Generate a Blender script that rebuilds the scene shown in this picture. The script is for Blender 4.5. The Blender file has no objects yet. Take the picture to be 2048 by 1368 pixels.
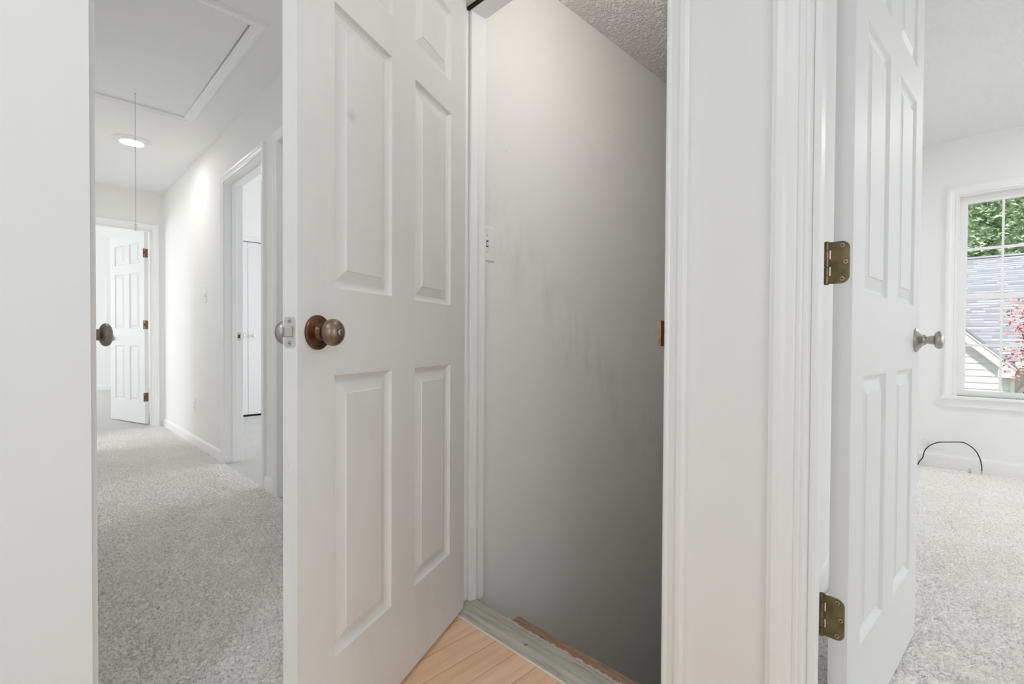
import bpy, bmesh, math, random
from mathutils import Matrix, Vector
random.seed(7)
S = bpy.context.scene
C = S.collection

# ------------------------------------------------------------------ camera
cam_d = bpy.data.cameras.new('camera'); cam = bpy.data.objects.new('camera', cam_d); C.objects.link(cam)
YAW, PIT, ROL = 0.7872, 0.0136, 0.0054
fw = Vector((-math.sin(YAW)*math.cos(PIT), math.cos(YAW)*math.cos(PIT), -math.sin(PIT)))
r0 = Vector((math.cos(YAW), math.sin(YAW), 0)); u0 = r0.cross(fw)
rr = r0*math.cos(ROL) + u0*math.sin(ROL); uu = -r0*math.sin(ROL) + u0*math.cos(ROL)
cm = Matrix((rr, uu, -fw)).transposed().to_4x4(); cm.translation = (0, 0, 0.9147)
cam.matrix_world = cm
cam_d.sensor_width = 36; cam_d.lens = 979.2/2048*36; cam_d.shift_y = 10.58/2048; cam_d.clip_start = 0.02
S.camera = cam

# ------------------------------------------------------------------ view, world, sun, added fill lights
S.view_settings.view_transform = 'Standard'; S.view_settings.look = 'None'
S.view_settings.gamma = 1; S.view_settings.use_curve_mapping = False
S.view_settings.exposure = 0.60
S.cycles.max_bounces = 14; S.cycles.diffuse_bounces = 10; S.cycles.use_denoising = True
S.cycles.sample_clamp_indirect = 8
w = bpy.data.worlds.new('world'); S.world = w; w.use_nodes = True
bg = w.node_tree.nodes['Background']; bg.inputs[0].default_value = (0.80, 0.90, 1.0, 1); bg.inputs[1].default_value = .9
sd = bpy.data.lights.new('sun', 'SUN'); sd.energy = 2.5; sd.angle = 0.01; sd.color = (1, .96, .9)
so = bpy.data.objects.new('sun', sd); C.objects.link(so)
so.rotation_euler = Vector((0.28, 0.66, -1.0)).to_track_quat('-Z', 'Y').to_euler()

def area(name, loc, direction, sx, sy, power, color=(1, 1, 1)):
    d = bpy.data.lights.new(name, 'AREA'); d.shape = 'RECTANGLE'; d.size = sx; d.size_y = sy; d.energy = power; d.color = color
    o = bpy.data.objects.new(name, d); C.objects.link(o); o.location = loc
    o.rotation_euler = Vector(direction).to_track_quat('-Z', 'Y').to_euler()
    return o
# fill lights added out of view, standing in for window daylight, to brighten rooms
area('fill_east', (3.66, 3.8, 1.5), (-1, -.15, -.45), 1.5, 1.3, 12, (.97, .99, 1))
area('fill_bright_room', (2.0, 5.0, 1.45), (-.1, -1, -.35), 1.4, 1.3, 5, (.97, .99, 1))
area('fill_far_hall', (-5.55, -2.1, 1.5), (0, 1, -.1), .9, 1.2, 15, (.98, .99, 1))
area('fill_bedroom', (-4.2, 4.92, 1.35), (0, -1, -.15), 1.6, 1.3, 40, (.93, .97, 1))
area('fill_far_bedroom', (-9.2, -3.2, 1.5), (0, 1, -.1), 2.6, 1.5, 42, (.95, .98, 1))
area('fill_landing', (1.50, -.75, 1.45), (-1, .0, -.05), 1.2, 1.2, 6, (.86, .93, 1))

# ------------------------------------------------------------------ helpers
def tag(o, label=None, cat=None, group=None, kind=None):
    if label: o['label'] = label
    if cat: o['category'] = cat
    if group: o['group'] = group
    if kind: o['kind'] = kind
    return o
def empty(name, loc=(0, 0, 0), rz=0, parent=None):
    o = bpy.data.objects.new(name, None); C.objects.link(o); o.location = loc; o.rotation_euler = (0, 0, rz)
    if parent: o.parent = parent
    return o
def obj(name, bm, mat, parent=None, smooth=False, bevel=0, loc=None):
    bmesh.ops.recalc_face_normals(bm, faces=bm.faces[:])
    me = bpy.data.meshes.new(name); bm.to_mesh(me); bm.free()
    me.materials.append(mat)
    if smooth:
        for p in me.polygons: p.use_smooth = True
        try: me.set_sharp_from_angle(angle=math.radians(35))
        except Exception: pass
    o = bpy.data.objects.new(name, me); C.objects.link(o)
    if parent: o.parent = parent
    if loc: o.location = loc
    if bevel:
        m = o.modifiers.new('bevel', 'BEVEL'); m.width = bevel; m.segments = 2; m.limit_method = 'ANGLE'
    return o
def box(bm, a, b):
    x0, y0, z0 = [min(p, q) for p, q in zip(a, b)]; x1, y1, z1 = [max(p, q) for p, q in zip(a, b)]
    v = [bm.verts.new(p) for p in ((x0,y0,z0),(x1,y0,z0),(x1,y1,z0),(x0,y1,z0),(x0,y0,z1),(x1,y0,z1),(x1,y1,z1),(x0,y1,z1))]
    for f in ((0,3,2,1),(4,5,6,7),(0,1,5,4),(1,2,6,5),(2,3,7,6),(3,0,4,7)): bm.faces.new([v[i] for i in f])
def boxes(*ab):
    bm = bmesh.new()
    for a, b in ab: box(bm, a, b)
    return bm
def loft(bm, rings, closed=True, caps=False):
    """rings: equal-length lists of points; closed: each ring is a loop"""
    vs = [[bm.verts.new(p) for p in r] for r in rings]
    n = len(rings[0])
    for a, b in zip(vs, vs[1:]):
        for i in range(n if closed else n-1):
            j = (i+1) % n
            try: bm.faces.new((a[i], a[j], b[j], b[i]))
            except ValueError: pass
    if caps:
        bm.faces.new(vs[0]); bm.faces.new(vs[-1])
    return vs
def lathe(bm, prof, origin=(0,0,0), axis=(0,0,1), n=40, cap=True):
    """prof: (radius, distance along axis)"""
    ax = Vector(axis).normalized(); t = Vector((0,0,1)) if abs(ax.z) < .9 else Vector((1,0,0))
    a = ax.cross(t).normalized(); b = ax.cross(a); o = Vector(origin)
    rings = []
    for r, h in prof:
        r = max(r, 1e-5)
        rings.append([o + ax*h + a*(r*math.cos(2*math.pi*i/n)) + b*(r*math.sin(2*math.pi*i/n)) for i in range(n)])
    loft(bm, rings, True, cap)
def tube(bm, pts, r, n=8):
    pts = [Vector(p) for p in pts]; rings = []; prev = None
    for i, p in enumerate(pts):
        d = (pts[min(i+1, len(pts)-1)] - pts[max(i-1, 0)]).normalized()
        a = (prev - d*prev.dot(d)).normalized() if prev else d.orthogonal().normalized()
        prev = a; b = d.cross(a); rad = r[i] if isinstance(r, list) else r
        rings.append([p + a*(rad*math.cos(2*math.pi*k/n)) + b*(rad*math.sin(2*math.pi*k/n)) for k in range(n)])
    loft(bm, rings, True, True)
def catmull(pts, k=6):
    P = [Vector(p) for p in pts]; P = [P[0]] + P + [P[-1]]; out = []
    for i in range(1, len(P)-2):
        for j in range(k):
            t = j/k; a, b, c, d = P[i-1:i+3]
            out.append(.5*((2*b) + (c-a)*t + (2*a-5*b+4*c-d)*t*t + (3*b-a-3*c+d)*t**3))
    out.append(P[-2]); return out

# ------------------------------------------------------------------ materials
def mat(name, col, rough=.5, metal=0, spec=None, coat=0):
    m = bpy.data.materials.new(name); m.use_nodes = True; b = m.node_tree.nodes['Principled BSDF']
    b.inputs['Base Color'].default_value = (*col, 1); b.inputs['Roughness'].default_value = rough; b.inputs['Metallic'].default_value = metal
    if spec is not None: b.inputs['Specular IOR Level'].default_value = spec
    if coat: b.inputs['Coat Weight'].default_value = coat
    return m
class N:
    def __init__(s, m): s.t = m.node_tree; s.b = s.t.nodes['Principled BSDF']; s.tc = None
    def n(s, ty, **k):
        x = s.t.nodes.new(ty)
        for a, v in k.items():
            if a.startswith('i_'): x.inputs[a[2:].replace('_', ' ')].default_value = v
            else: setattr(x, a, v)
        return x
    def l(s, a, b): s.t.links.new(a, b)
    def co(s, scale=(1,1,1), rot=(0,0,0), loc=(0,0,0)):
        if not s.tc: s.tc = s.n('ShaderNodeTexCoord')
        mp = s.n('ShaderNodeMapping'); mp.inputs['Scale'].default_value = scale; mp.inputs['Rotation'].default_value = rot; mp.inputs['Location'].default_value = loc
        s.l(s.tc.outputs['Object'], mp.inputs['Vector']); return mp.outputs['Vector']
    def noise(s, vec, scale, detail=2, rough=.5):
        x = s.n('ShaderNodeTexNoise', i_Scale=scale, i_Detail=detail, i_Roughness=rough); s.l(vec, x.inputs['Vector']); return x.outputs['Fac']
    def ramp(s, fac, stops):
        x = s.n('ShaderNodeValToRGB'); e = x.color_ramp.elements
        while len(e) < len(stops): e.new(.5)
        for i, (p, c) in enumerate(stops): e[i].position = p; e[i].color = (*c, 1) if len(c) == 3 else c
        s.l(fac, x.inputs['Fac']); return x.outputs['Color']
    def mix(s, fac, a, b, mode='MIX'):
        x = s.n('ShaderNodeMix', data_type='RGBA', blend_type=mode)
        for v, i in ((fac, 0), (a, 6), (b, 7)):
            if hasattr(v, 'links'): s.l(v, x.inputs[i])
            else: x.inputs[i].default_value = v if i == 0 else (*v, 1)
        return x.outputs[2]
    def math(s, op, a, b=None, c=None):
        x = s.n('ShaderNodeMath', operation=op)
        for i, v in enumerate((a, b, c)):
            if v is None: continue
            if hasattr(v, 'links'): s.l(v, x.inputs[i])
            else: x.inputs[i].default_value = v
        return x.outputs[0]
    def bump(s, h, strength, dist):
        x = s.n('ShaderNodeBump', i_Strength=strength, i_Distance=dist); s.l(h, x.inputs['Height'])
        s.l(x.outputs['Normal'], s.b.inputs['Normal']); return x
    def color(s, c): s.l(c, s.b.inputs['Base Color'])

def wall_mat(name, col, bump=.15, scale=260):
    m = mat(name, col, .75, spec=.3); k = N(m); k.bump(k.noise(k.co(), scale, 3), bump, .0008); return m
M_wall = wall_mat('wall_paint', (.875, .872, .86))
M_room = wall_mat('room_wall_paint', (.90, .90, .895))
M_trim = mat('trim_paint', (.905, .905, .905), .33)
k = N(M_trim); k.bump(k.noise(k.co((60, 60, 3)), 3, 2), .08, .0008)
M_ceil = wall_mat('hall_ceiling_paint', (.89, .89, .885), .2, 200)
M_pop = mat('orange_peel_ceiling', (.93, .93, .925), .85); k = N(M_pop)
k.bump(k.ramp(k.noise(k.co(), 85, 3, .6), [(.42, (0,0,0)), (.62, (1,1,1))]), .9, .0035)
M_pop2 = mat('knockdown_stair_ceiling', (.93, .915, .895), .5); k = N(M_pop2)
k.bump(k.ramp(k.noise(k.co(), 62, 3, .55), [(.42, (0,0,0)), (.60, (1,1,1))]), 1.0, .009)

# stair wall: scuffed paint, a diagonal rubbed band where hands slide along
M_stair = mat('scuffed_stair_wall_paint', (.85, .84, .815), .6); k = N(M_stair)
sep = k.n('ShaderNodeSeparateXYZ'); k.l(k.co(), sep.inputs[0])
dist = k.math('ABSOLUTE', k.math('ADD', k.math('MULTIPLY', k.math('SUBTRACT', sep.outputs[1], 1.30), .60), k.math('MULTIPLY', k.math('SUBTRACT', sep.outputs[2], 1.26), .72)))
band = k.math('SUBTRACT', 1.0, k.math('MULTIPLY', dist, 5.5)); band.node.use_clamp = True
st = k.math('MULTIPLY', band, k.ramp(k.noise(k.co((1, 5.0, 2.0), (math.radians(-22), 0, 0)), 2.2, 5, .62), [(.46, (0,0,0)), (.68, (1,1,1))]))
spk = k.ramp(k.noise(k.co((1, 9, 3.5)), 3.5, 2), [(.74, (0,0,0)), (.80, (1,1,1))])
c1 = k.mix(k.math('MULTIPLY', st, .22), (.85, .84, .815), (.42, .38, .35))
k.color(k.mix(k.math('MULTIPLY', spk, .22), c1, (.35, .32, .30)))
k.bump(k.noise(k.co(), 180, 3), .18, .001)

def door_mat(name, col, dirty):
    m = mat(name, col, .48); k = N(m)
    g = k.noise(k.co((70, 70, 2.2)), 2.6, 3, .6)
    if dirty:
        s1 = k.ramp(k.noise(k.co((4, 4, 1.6)), 1.5, 5, .6), [(.52, (0,0,0)), (.75, (1,1,1))])
        s2 = k.ramp(k.noise(k.co((22, 22, 7), (0, .5, 0)), 1.6, 3), [(.735, (0,0,0)), (.775, (1,1,1))])
        c1 = k.mix(k.math('MULTIPLY', s1, .16), col, (.50, .48, .45))
        c1 = k.mix(k.math('MULTIPLY', s2, .28), c1, (.33, .31, .29))
        # one round grey rub mark on the upper panel near the latch side
        vm = k.n('ShaderNodeVectorMath', operation='DISTANCE'); k.l(k.co((1, 0, 1)), vm.inputs[0]); vm.inputs[1].default_value = (.584, 0, 1.392)
        sp = k.math('SUBTRACT', 1.0, k.math('MULTIPLY', vm.outputs['Value'], 48)); sp.node.use_clamp = True
        k.color(k.mix(k.math('MULTIPLY', sp, .35), c1, (.36, .34, .32)))
    k.bump(g, .16, .0008); return m
M_door = door_mat('white_door_paint', (.84, .845, .845), False)
M_dirty = door_mat('scuffed_door_paint', (.82, .815, .80), True)

M_carpet = mat('grey_beige_carpet', (.62, .60, .57), 1.0, spec=.05); k = N(M_carpet)
v = k.co((1, 1, 1), (0, 0, .7)); v2 = k.co((1, 2.2, 1), (0, 0, .35))
n1 = k.noise(v2, 85, 4, .7); n2 = k.noise(v, 260, 2, .6); n3 = k.noise(v, 3.0, 3)
base = k.mix(k.ramp(n3, [(.35, (0,0,0)), (.7, (1,1,1))]), (.90, .88, .86), (.95, .935, .92))
dk = k.ramp(n1, [(.36, (1,1,1)), (.50, (0,0,0))])
k.color(k.mix(k.math('MULTIPLY', dk, .55), base, (.50, .47, .45)))
k.b.inputs['Sheen Weight'].default_value = .2
k.bump(k.math('ADD', n1, k.math('MULTIPLY', n2, .5)), 1.0, .012)

M_wood = mat('honey_oak_floor', (.6, .36, .2), .42); k = N(M_wood)
sp_ = k.n('ShaderNodeSeparateXYZ'); k.l(k.co(), sp_.inputs[0])
px = k.math('DIVIDE', sp_.outputs[0], .083); idx = k.math('FLOOR', px); fr = k.math('FRACT', px)
wn = k.n('ShaderNodeTexWhiteNoise', noise_dimensions='1D'); k.l(idx, wn.inputs['W'])
cmb = k.n('ShaderNodeCombineXYZ'); k.l(k.math('MULTIPLY', sp_.outputs[0], 26), cmb.inputs[0]); k.l(k.math('ADD', k.math('MULTIPLY', sp_.outputs[1], 2.2), k.math('MULTIPLY', wn.outputs['Value'], 9)), cmb.inputs[1])
g = k.noise(cmb.outputs[0], 1.3, 5, .62)
wc = k.ramp(g, [(.25, (.68, .42, .26)), (.5, (.84, .57, .375)), (.75, (.92, .69, .49))])
wc = k.mix(k.math('MULTIPLY', wn.outputs['Value'], .35), wc, (.74, .47, .29))
gap = k.math('LESS_THAN', fr, .02)
k.color(k.mix(k.math('MULTIPLY', gap, .75), wc, (.13, .06, .03)))
k.bump(g, .1, .001)

M_saddle = mat('weathered_threshold', (.40, .385, .34), .5); k = N(M_saddle)
g = k.noise(k.co((3, 40, 40)), 2.5, 5, .65); k.color(k.ramp(g, [(.3, (.30, .285, .24)), (.55, (.48, .465, .41)), (.8, (.60, .585, .53))])); k.bump(g, .25, .001)
M_ply = mat('raw_brown_subfloor', (.32, .19, .13), .85); k = N(M_ply)
g = k.noise(k.co((4, 30, 30)), 3, 5, .65); k.color(k.ramp(g, [(.3, (.19, .11, .08)), (.6, (.36, .225, .16)), (.8, (.46, .33, .26))])); k.bump(g, .5, .002)
M_plaster = mat('crumbling_plaster_line', (.55, .47, .42), .95)
M_caulk = mat('white_caulk', (.74, .70, .66), .8)
M_black = mat('black_rubber', (.012, .011, .011), .4)
M_headstrip = mat('dark_strip', (.02, .012, .008), .8)
def metal(name, col, r, sc=30, var=.35, met=1):
    m = mat(name, col, r, met); k = N(m); g = k.noise(k.co(), sc, 3, .6)
    k.color(k.mix(k.ramp(g, [(.35, (0,0,0)), (.7, (1,1,1))]), col, tuple(c*(1-var) for c in col))); return m
M_bronze = metal('tarnished_bronze', (.25, .135, .085), .32, 38, .5)
M_bronzek = metal('worn_bronze', (.38, .27, .215), .38, 60, .45)
M_brass = metal('antique_brass', (.30, .235, .125), .38, 28, .4)
M_hbrown = metal('brown_bronze_hinge', (.26, .14, .075), .45, 40, .3)
M_nickel = metal('brushed_nickel', (.50, .475, .45), .38, 50, .2)
M_pewter = metal('dark_pewter', (.38, .345, .31), .36, 60, .15)
M_screw = metal('bright_brass_screw', (.50, .43, .30), .4, 50, .2)
M_chrome = metal('satin_steel', (.70, .69, .67), .42, 50, .12)
M_plastic = mat('white_plastic', (.87, .865, .855), .35)
M_dark = mat('dark_slot', (.02, .02, .02), .6)
M_glass = mat('window_glass', (1, 1, 1), .0); M_glass.node_tree.nodes['Principled BSDF'].inputs['Transmission Weight'].default_value = 1
M_glass.node_tree.nodes['Principled BSDF'].inputs['IOR'].default_value = 1.02
M_clear = mat('clear_plastic', (.9, .9, .9), .1); M_clear.node_tree.nodes['Principled BSDF'].inputs['Transmission Weight'].default_value = .6
def emit(name, col, s):
    m = mat(name, col); b = m.node_tree.nodes['Principled BSDF']; b.inputs['Emission Color'].default_value = (*col, 1); b.inputs['Emission Strength'].default_value = s; return m
M_lamp = emit('lit_lamp_lens', (1, .985, .955), 50)
M_fill3 = emit('landing_fill_lens', (.91, .965, 1), 82)
M_fill4 = emit('room_fill_lens', (1, .99, .97), 165)
M_fill5 = emit('hall_fill_lens', (1, .985, .955), 22)
M_fill2 = emit('stair_fill_lens', (1, .965, .925), 53)
M_siding = mat('cream_siding', (.79, .775, .735), .7)
M_rake = mat('cream_fascia', (.84, .82, .76), .6)
M_shin = mat('grey_shingles', (.42, .42, .44), .95); k = N(M_shin)
sp3 = k.n('ShaderNodeSeparateXYZ'); k.l(k.co(), sp3.inputs[0])
row = k.math('DIVIDE', sp3.outputs[1], .135); ri = k.math('FLOOR', row); rf = k.math('FRACT', row)
wn2 = k.n('ShaderNodeTexWhiteNoise', noise_dimensions='2D'); cb = k.n('ShaderNodeCombineXYZ')
w1 = k.n('ShaderNodeTexWhiteNoise', noise_dimensions='1D'); k.l(ri, w1.inputs['W'])
k.l(k.math('FLOOR', k.math('ADD', k.math('DIVIDE', sp3.outputs[0], .21), k.math('MULTIPLY', w1.outputs['Value'], 3))), cb.inputs[0]); k.l(ri, cb.inputs[1]); k.l(cb.outputs[0], wn2.inputs['Vector'])
shc = k.ramp(wn2.outputs['Value'], [(0, (.26, .26, .275)), (.5, (.34, .34, .36)), (1, (.42, .42, .45))])
edge = k.math('GREATER_THAN', rf, k.math('SUBTRACT', .97, k.math('MULTIPLY', wn2.outputs['Value'], .20)))
k.color(k.mix(k.math('MULTIPLY', edge, .85), shc, (.09, .085, .10)))
def leaf_mat(name, a, b, c):
    m = mat(name, b, .5); k = N(m); vv = k.co()
    vo = k.n('ShaderNodeTexVoronoi', i_Scale=4.0); k.l(vv, vo.inputs['Vector'])
    k.color(k.ramp(k.noise(vv, 5, 3), [(.3, a), (.5, b), (.72, c)])); k.b.inputs['Subsurface Weight'].default_value = 0
    return m
M_green = leaf_mat('green_leaves', (.06, .12, .05), (.33, .46, .22), (.90, .93, .80))  # palest tone paints bright highlights into the leaf colour
M_red = leaf_mat('red_leaves', (.25, .07, .07), (.62, .27, .25), (.88, .58, .52))
M_bark = mat('dark_bark', (.06, .04, .03), .9)
M_grass = mat('lawn', (.27, .28, .25), .95)
M_step = mat('stair_tread_carpet', (.42, .38, .34), .95)

# ------------------------------------------------------------------ setting
W0, W1 = 1.039, 1.154          # the wall with the three doorways
YL = .084                      # left hall wall face
ZC = 2.42
def st(name, bm, m, label=None, cat=None, **k):
    o = obj(name, bm, m, **k); o['kind'] = 'structure'
    if label: o['label'] = label; o['category'] = cat
    return o
st('floor', boxes(((-1.305, .0, -.12), (1.45, 1.02, 0))), M_wood, 'honey oak plank floor in front of the stair door', 'floor')
st('floor', boxes(((-1.305, -1.7, -.12), (1.5, .0, 0)), ((-11.3, -3.1, -.12), (-1.305, YL+.95, 0)), ((-6.9, YL+.95, -.12), (-1.45, 4.9, 0)), ((-11.3, YL+.95, -.12), (-6.9, 2.1, 0))), M_carpet, 'grey beige carpet running down the hallway', 'carpet')
M_pile = mat('carpet_pile', (.93, .91, .885), 1.0, spec=.03); k = N(M_pile)
k.color(k.mix(k.ramp(k.noise(k.co(), 3.0, 3), [(.35, (0,0,0)), (.7, (1,1,1))]), (.925, .89, .858), (.965, .942, .92)))
fl = k.ramp(k.noise(k.co((1, 1, .2)), 170, 2, .7), [(.36, (1,1,1)), (.46, (0,0,0))])
k.color(k.mix(k.math('MULTIPLY', fl, .5), k.b.inputs['Base Color'].links[0].from_socket, (.46, .42, .385)))
def pile(name, x0, x1, y0, y1, step, hgt, label, seed):
    import numpy as np
    g = np.random.default_rng(seed); nx = int((x1-x0)/step)+1; ny = int((y1-y0)/step)+1
    X, Y = np.meshgrid(np.linspace(x0, x1, nx), np.linspace(y0, y1, ny), indexing='ij')
    n = g.random((nx, ny)); n2 = g.random((nx//2+2, ny//2+2)); n2 = np.repeat(np.repeat(n2, 2, 0), 2, 1)[:nx, :ny]
    lo = g.random((nx//12+3, ny//12+3)); lo = np.repeat(np.repeat(lo, 12, 0), 12, 1)[:nx, :ny]
    for _ in range(3):
        lo = (lo + np.roll(lo, 4, 0) + np.roll(lo, -4, 0) + np.roll(lo, 4, 1) + np.roll(lo, -4, 1))/5
    Z = hgt*(.85*n + .28*n2 + .35*lo - .78)
    Z = np.minimum(Z, hgt*.35)
    J = step*.42; X = X + g.uniform(-J, J, X.shape) + .35*Z; Y = Y + g.uniform(-J, J, X.shape)
    co = np.stack([X, Y, Z + .003], -1).reshape(-1, 3).astype('f')
    i = np.arange(nx*ny).reshape(nx, ny); q = np.stack([i[:-1, :-1], i[1:, :-1], i[1:, 1:], i[:-1, 1:]], -1).reshape(-1, 4)
    me = bpy.data.meshes.new(name); me.vertices.add(len(co)); me.vertices.foreach_set('co', co.ravel())
    me.loops.add(q.size); me.loops.foreach_set('vertex_index', q.ravel().astype('i'))
    me.polygons.add(len(q)); me.polygons.foreach_set('loop_start', (np.arange(len(q))*4).astype('i'))
    me.update(calc_edges=True); me.materials.append(M_pile)
    o = bpy.data.objects.new(name, me); C.objects.link(o); return tag(o, label, 'carpet', kind='stuff')
pile('carpet_pile', -6.19, -1.306, YL+.012, W0-.004, .0042, .0135, 'plush grey beige carpet pile in the hallway', 1)
pile('carpet_pile', -.44, 1.15, 1.16, 4.735, .0050, .0135, 'plush pale carpet pile in the bright room', 2)
st('floor', boxes(((-.42, 1.02, -.12), (3.5, 4.8, 0)), ((-.48, 1.16, -.12), (-.42, 4.8, 0))), M_carpet, 'pale carpet in the bright room with the big window', 'carpet')

# wall with doorways (openings: x0, x1)
OPT = 2.05
opens = [(-4.035, -3.205), (-2.965, -2.21), (-1.315, -.540), (-.277, .50)]
xs = [-6.2] + [v for o_ in opens for v in o_] + [1.45]
bm = bmesh.new()
for i in range(0, len(xs), 2): box(bm, (xs[i], W0, 0), (xs[i+1], W1, ZC))
for a, b in opens: box(bm, (a, W0, OPT+.015), (b, W1, ZC))
st('wall_right', bm, M_wall, 'long off-white wall with the three doorways', 'wall')
st('wall_left', boxes(((-6.2, YL-.12, 0), (-5.9, YL, ZC)), ((-5.2, YL-.12, 0), (-1.27, YL, ZC)), ((-5.9, YL-.12, 2.05), (-5.2, YL, ZC))), M_wall, 'left hallway wall behind the foreground wall end', 'wall')  # unseen doorway opening added so fill light reaches the hall
st('wall_front', boxes(((-1.27, -1.6, 0), (-1.15, YL, ZC))), M_wall, 'blank white wall end close at the left edge of the picture', 'wall')
st('wall_added_bathroom', boxes(((-6.3, -2.0, 0), (-6.2, YL, ZC)), ((-4.8, -2.0, 0), (-4.7, YL-.12, ZC)), ((-6.3, -2.12, 0), (-6.0, -2.0, ZC)), ((-5.1, -2.12, 0), (-4.7, -2.0, ZC)), ((-6.0, -2.12, 0), (-5.1, -2.0, .9)), ((-6.0, -2.12, 2.1), (-5.1, -2.0, ZC)), ((-6.3, -2.12, ZC), (-4.7, -.3, ZC+.1))), M_room)  # unseen bathroom box added to send light into the far hall
st('trim_1', boxes(((-1.262, YL, 0), (-1.185, YL+.0105, ZC))), M_trim, 'narrow grey-white edge trim on the foreground wall end', 'trim')
st('wall_back', boxes(((-1.27, -1.72, 0), (1.57, -1.6, ZC))), M_wall, 'landing wall behind the viewer', 'wall')
st('wall_east', boxes(((1.45, -1.6, 0), (1.57, -1.4, ZC)), ((1.45, -.1, 0), (1.57, 1.154, ZC)), ((1.45, -1.4, 0), (1.57, -.1, .8)), ((1.45, -1.4, 2.1), (1.57, -.1, ZC))), M_wall)
# far hall wall with doorway
FX0, FX1 = -6.315, -6.2
st('wall_far', boxes(((FX0, .95, 0), (FX1, W0, ZC)), ((FX0, -.3, 0), (FX1, .17, ZC)), ((FX0, .17, 2.045), (FX1, .95, ZC))), M_wall, 'end wall of the hallway around the far doorway', 'wall')
# hall ceiling with attic hatch opening
HX0, HX1, HY0, HY1 = -3.935, -2.555, .15, .777
st('ceiling', boxes(((-6.315, -.3, ZC), (HX0, W1, ZC+.12)), ((HX1, -1.72, ZC), (1.57, W1, ZC+.12)), ((HX0, -.3, ZC), (HX1, HY0, ZC+.12)), ((HX0, HY1, ZC), (HX1, W1, ZC+.12))), M_ceil, 'smooth white hallway ceiling', 'ceiling')
# stairwell
SX0, SX1 = -1.325, -.575
st('wall_stair', boxes(((SX0-.12, W1, -2.9), (SX0, 4.3, 2.42))), M_stair, 'scuffed grey-white stairwell wall', 'wall')
st('wall_stair_right', boxes(((SX1, W1, -2.9), (SX1+.115, 4.8, 2.42))), M_room)
st('wall_stair_end', boxes(((SX0-.12, 4.3, -2.9), (SX1+.1, 4.42, 2.42)), ((SX0-.12, 1.0, -2.9), (SX1+.1, 1.145, -.13))), M_stair)
st('ceiling', boxes(((SX0, W1, 2.33), (SX1, 4.3, 2.42))), M_pop2, 'bumpy textured ceiling above the stairwell', 'ceiling')
st('floor', boxes(((SX0, 1.0, -3.0), (SX1, 4.3, -2.9))), M_step)
sr = empty('staircase'); tag(sr, 'carpeted stairs going down behind the worn threshold', 'stairs')
for i in range(12):
    obj('step', boxes(((SX0+.002, 1.17+i*.205, -.22-i*.2-.9), (SX1-.002, 1.17+(i+1)*.205+.02, -.22-i*.2))), M_step, sr)
# room A beyond the hall doorway, with closet
st('wall_bedroom', boxes(((-6.40, 1.154, 0), (-6.3, 1.275, 3.1)), ((-6.40, 2.475, 0), (-6.3, 4.6, 3.1)), ((-6.40, 1.275, 2.075), (-6.3, 2.475, 3.1)), ((-1.50, 1.154, 0), (-1.445, 4.6, 3.1)), ((-6.4, 1.04, ZC), (-1.445, 1.154, 3.1)),
   ((-6.4, 4.6, 0), (-5.0, 4.72, 3.1)), ((-3.4, 4.6, 0), (-1.445, 4.72, 3.1)), ((-5.0, 4.6, 0), (-3.4, 4.72, .7)), ((-5.0, 4.6, 2.0), (-3.4, 4.72, 3.1))), M_room, 'bedroom walls seen through the hallway doorway', 'wall')
st('wall_closet', boxes(((-7.0, 1.154, 0), (-6.95, 4.6, 3.2)), ((-7.0, 1.154, 0), (-6.315, 1.21, ZC)), ((-7.0, 4.5, 0), (-6.3, 4.6, ZC))), M_room)
st('ceiling', boxes(((-6.95, W1, 3.1), (-1.445, 4.72, 3.2))), M_ceil)
# far bedroom with vaulted ceiling
fy0, fy1 = -3.0, 2.0
st('wall_far_bedroom', boxes(((-11.37, fy0, 0), (-11.25, 1.085, 3.6)), ((-11.37, 1.085, 0), (-11.25, 1.60, .73)), ((-11.37, 1.085, 1.93), (-11.25, 1.60, 3.6)), ((-11.37, 1.60, 0), (-11.25, fy1, 3.6)),
   ((-11.37, fy1, 0), (-6.95, fy1+.12, 3.0)), ((-6.44, fy0, 0), (-6.315, -.3, 3.6)), ((-6.36, -.3, ZC), (-6.315, 1.2, 3.6)),
   ((-11.37, fy0-.12, 0), (-10.6, fy0, 3.6)), ((-7.8, fy0-.12, 0), (-6.315, fy0, 3.6)), ((-10.6, fy0-.12, 0), (-7.8, fy0, .7)), ((-10.6, fy0-.12, 2.3), (-7.8, fy0, 3.6))), M_room, 'bright bedroom walls beyond the far doorway', 'wall')
bm = bmesh.new()
def slab(bm, ya, za, yb, zb):
    loft(bm, [[(-11.4, ya, za), (-11.4, yb, zb), (-11.4, yb, zb+.1), (-11.4, ya, za+.1)], [(-6.33, ya, za), (-6.33, yb, zb), (-6.33, yb, zb+.1), (-6.33, ya, za+.1)]], True, True)
slab(bm, -.4, 3.34, 2.15, 2.265); slab(bm, -3.15, 2.2, -.4, 3.34)
st('ceiling', bm, M_ceil, 'white vaulted ceiling of the far bedroom', 'ceiling')
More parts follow.
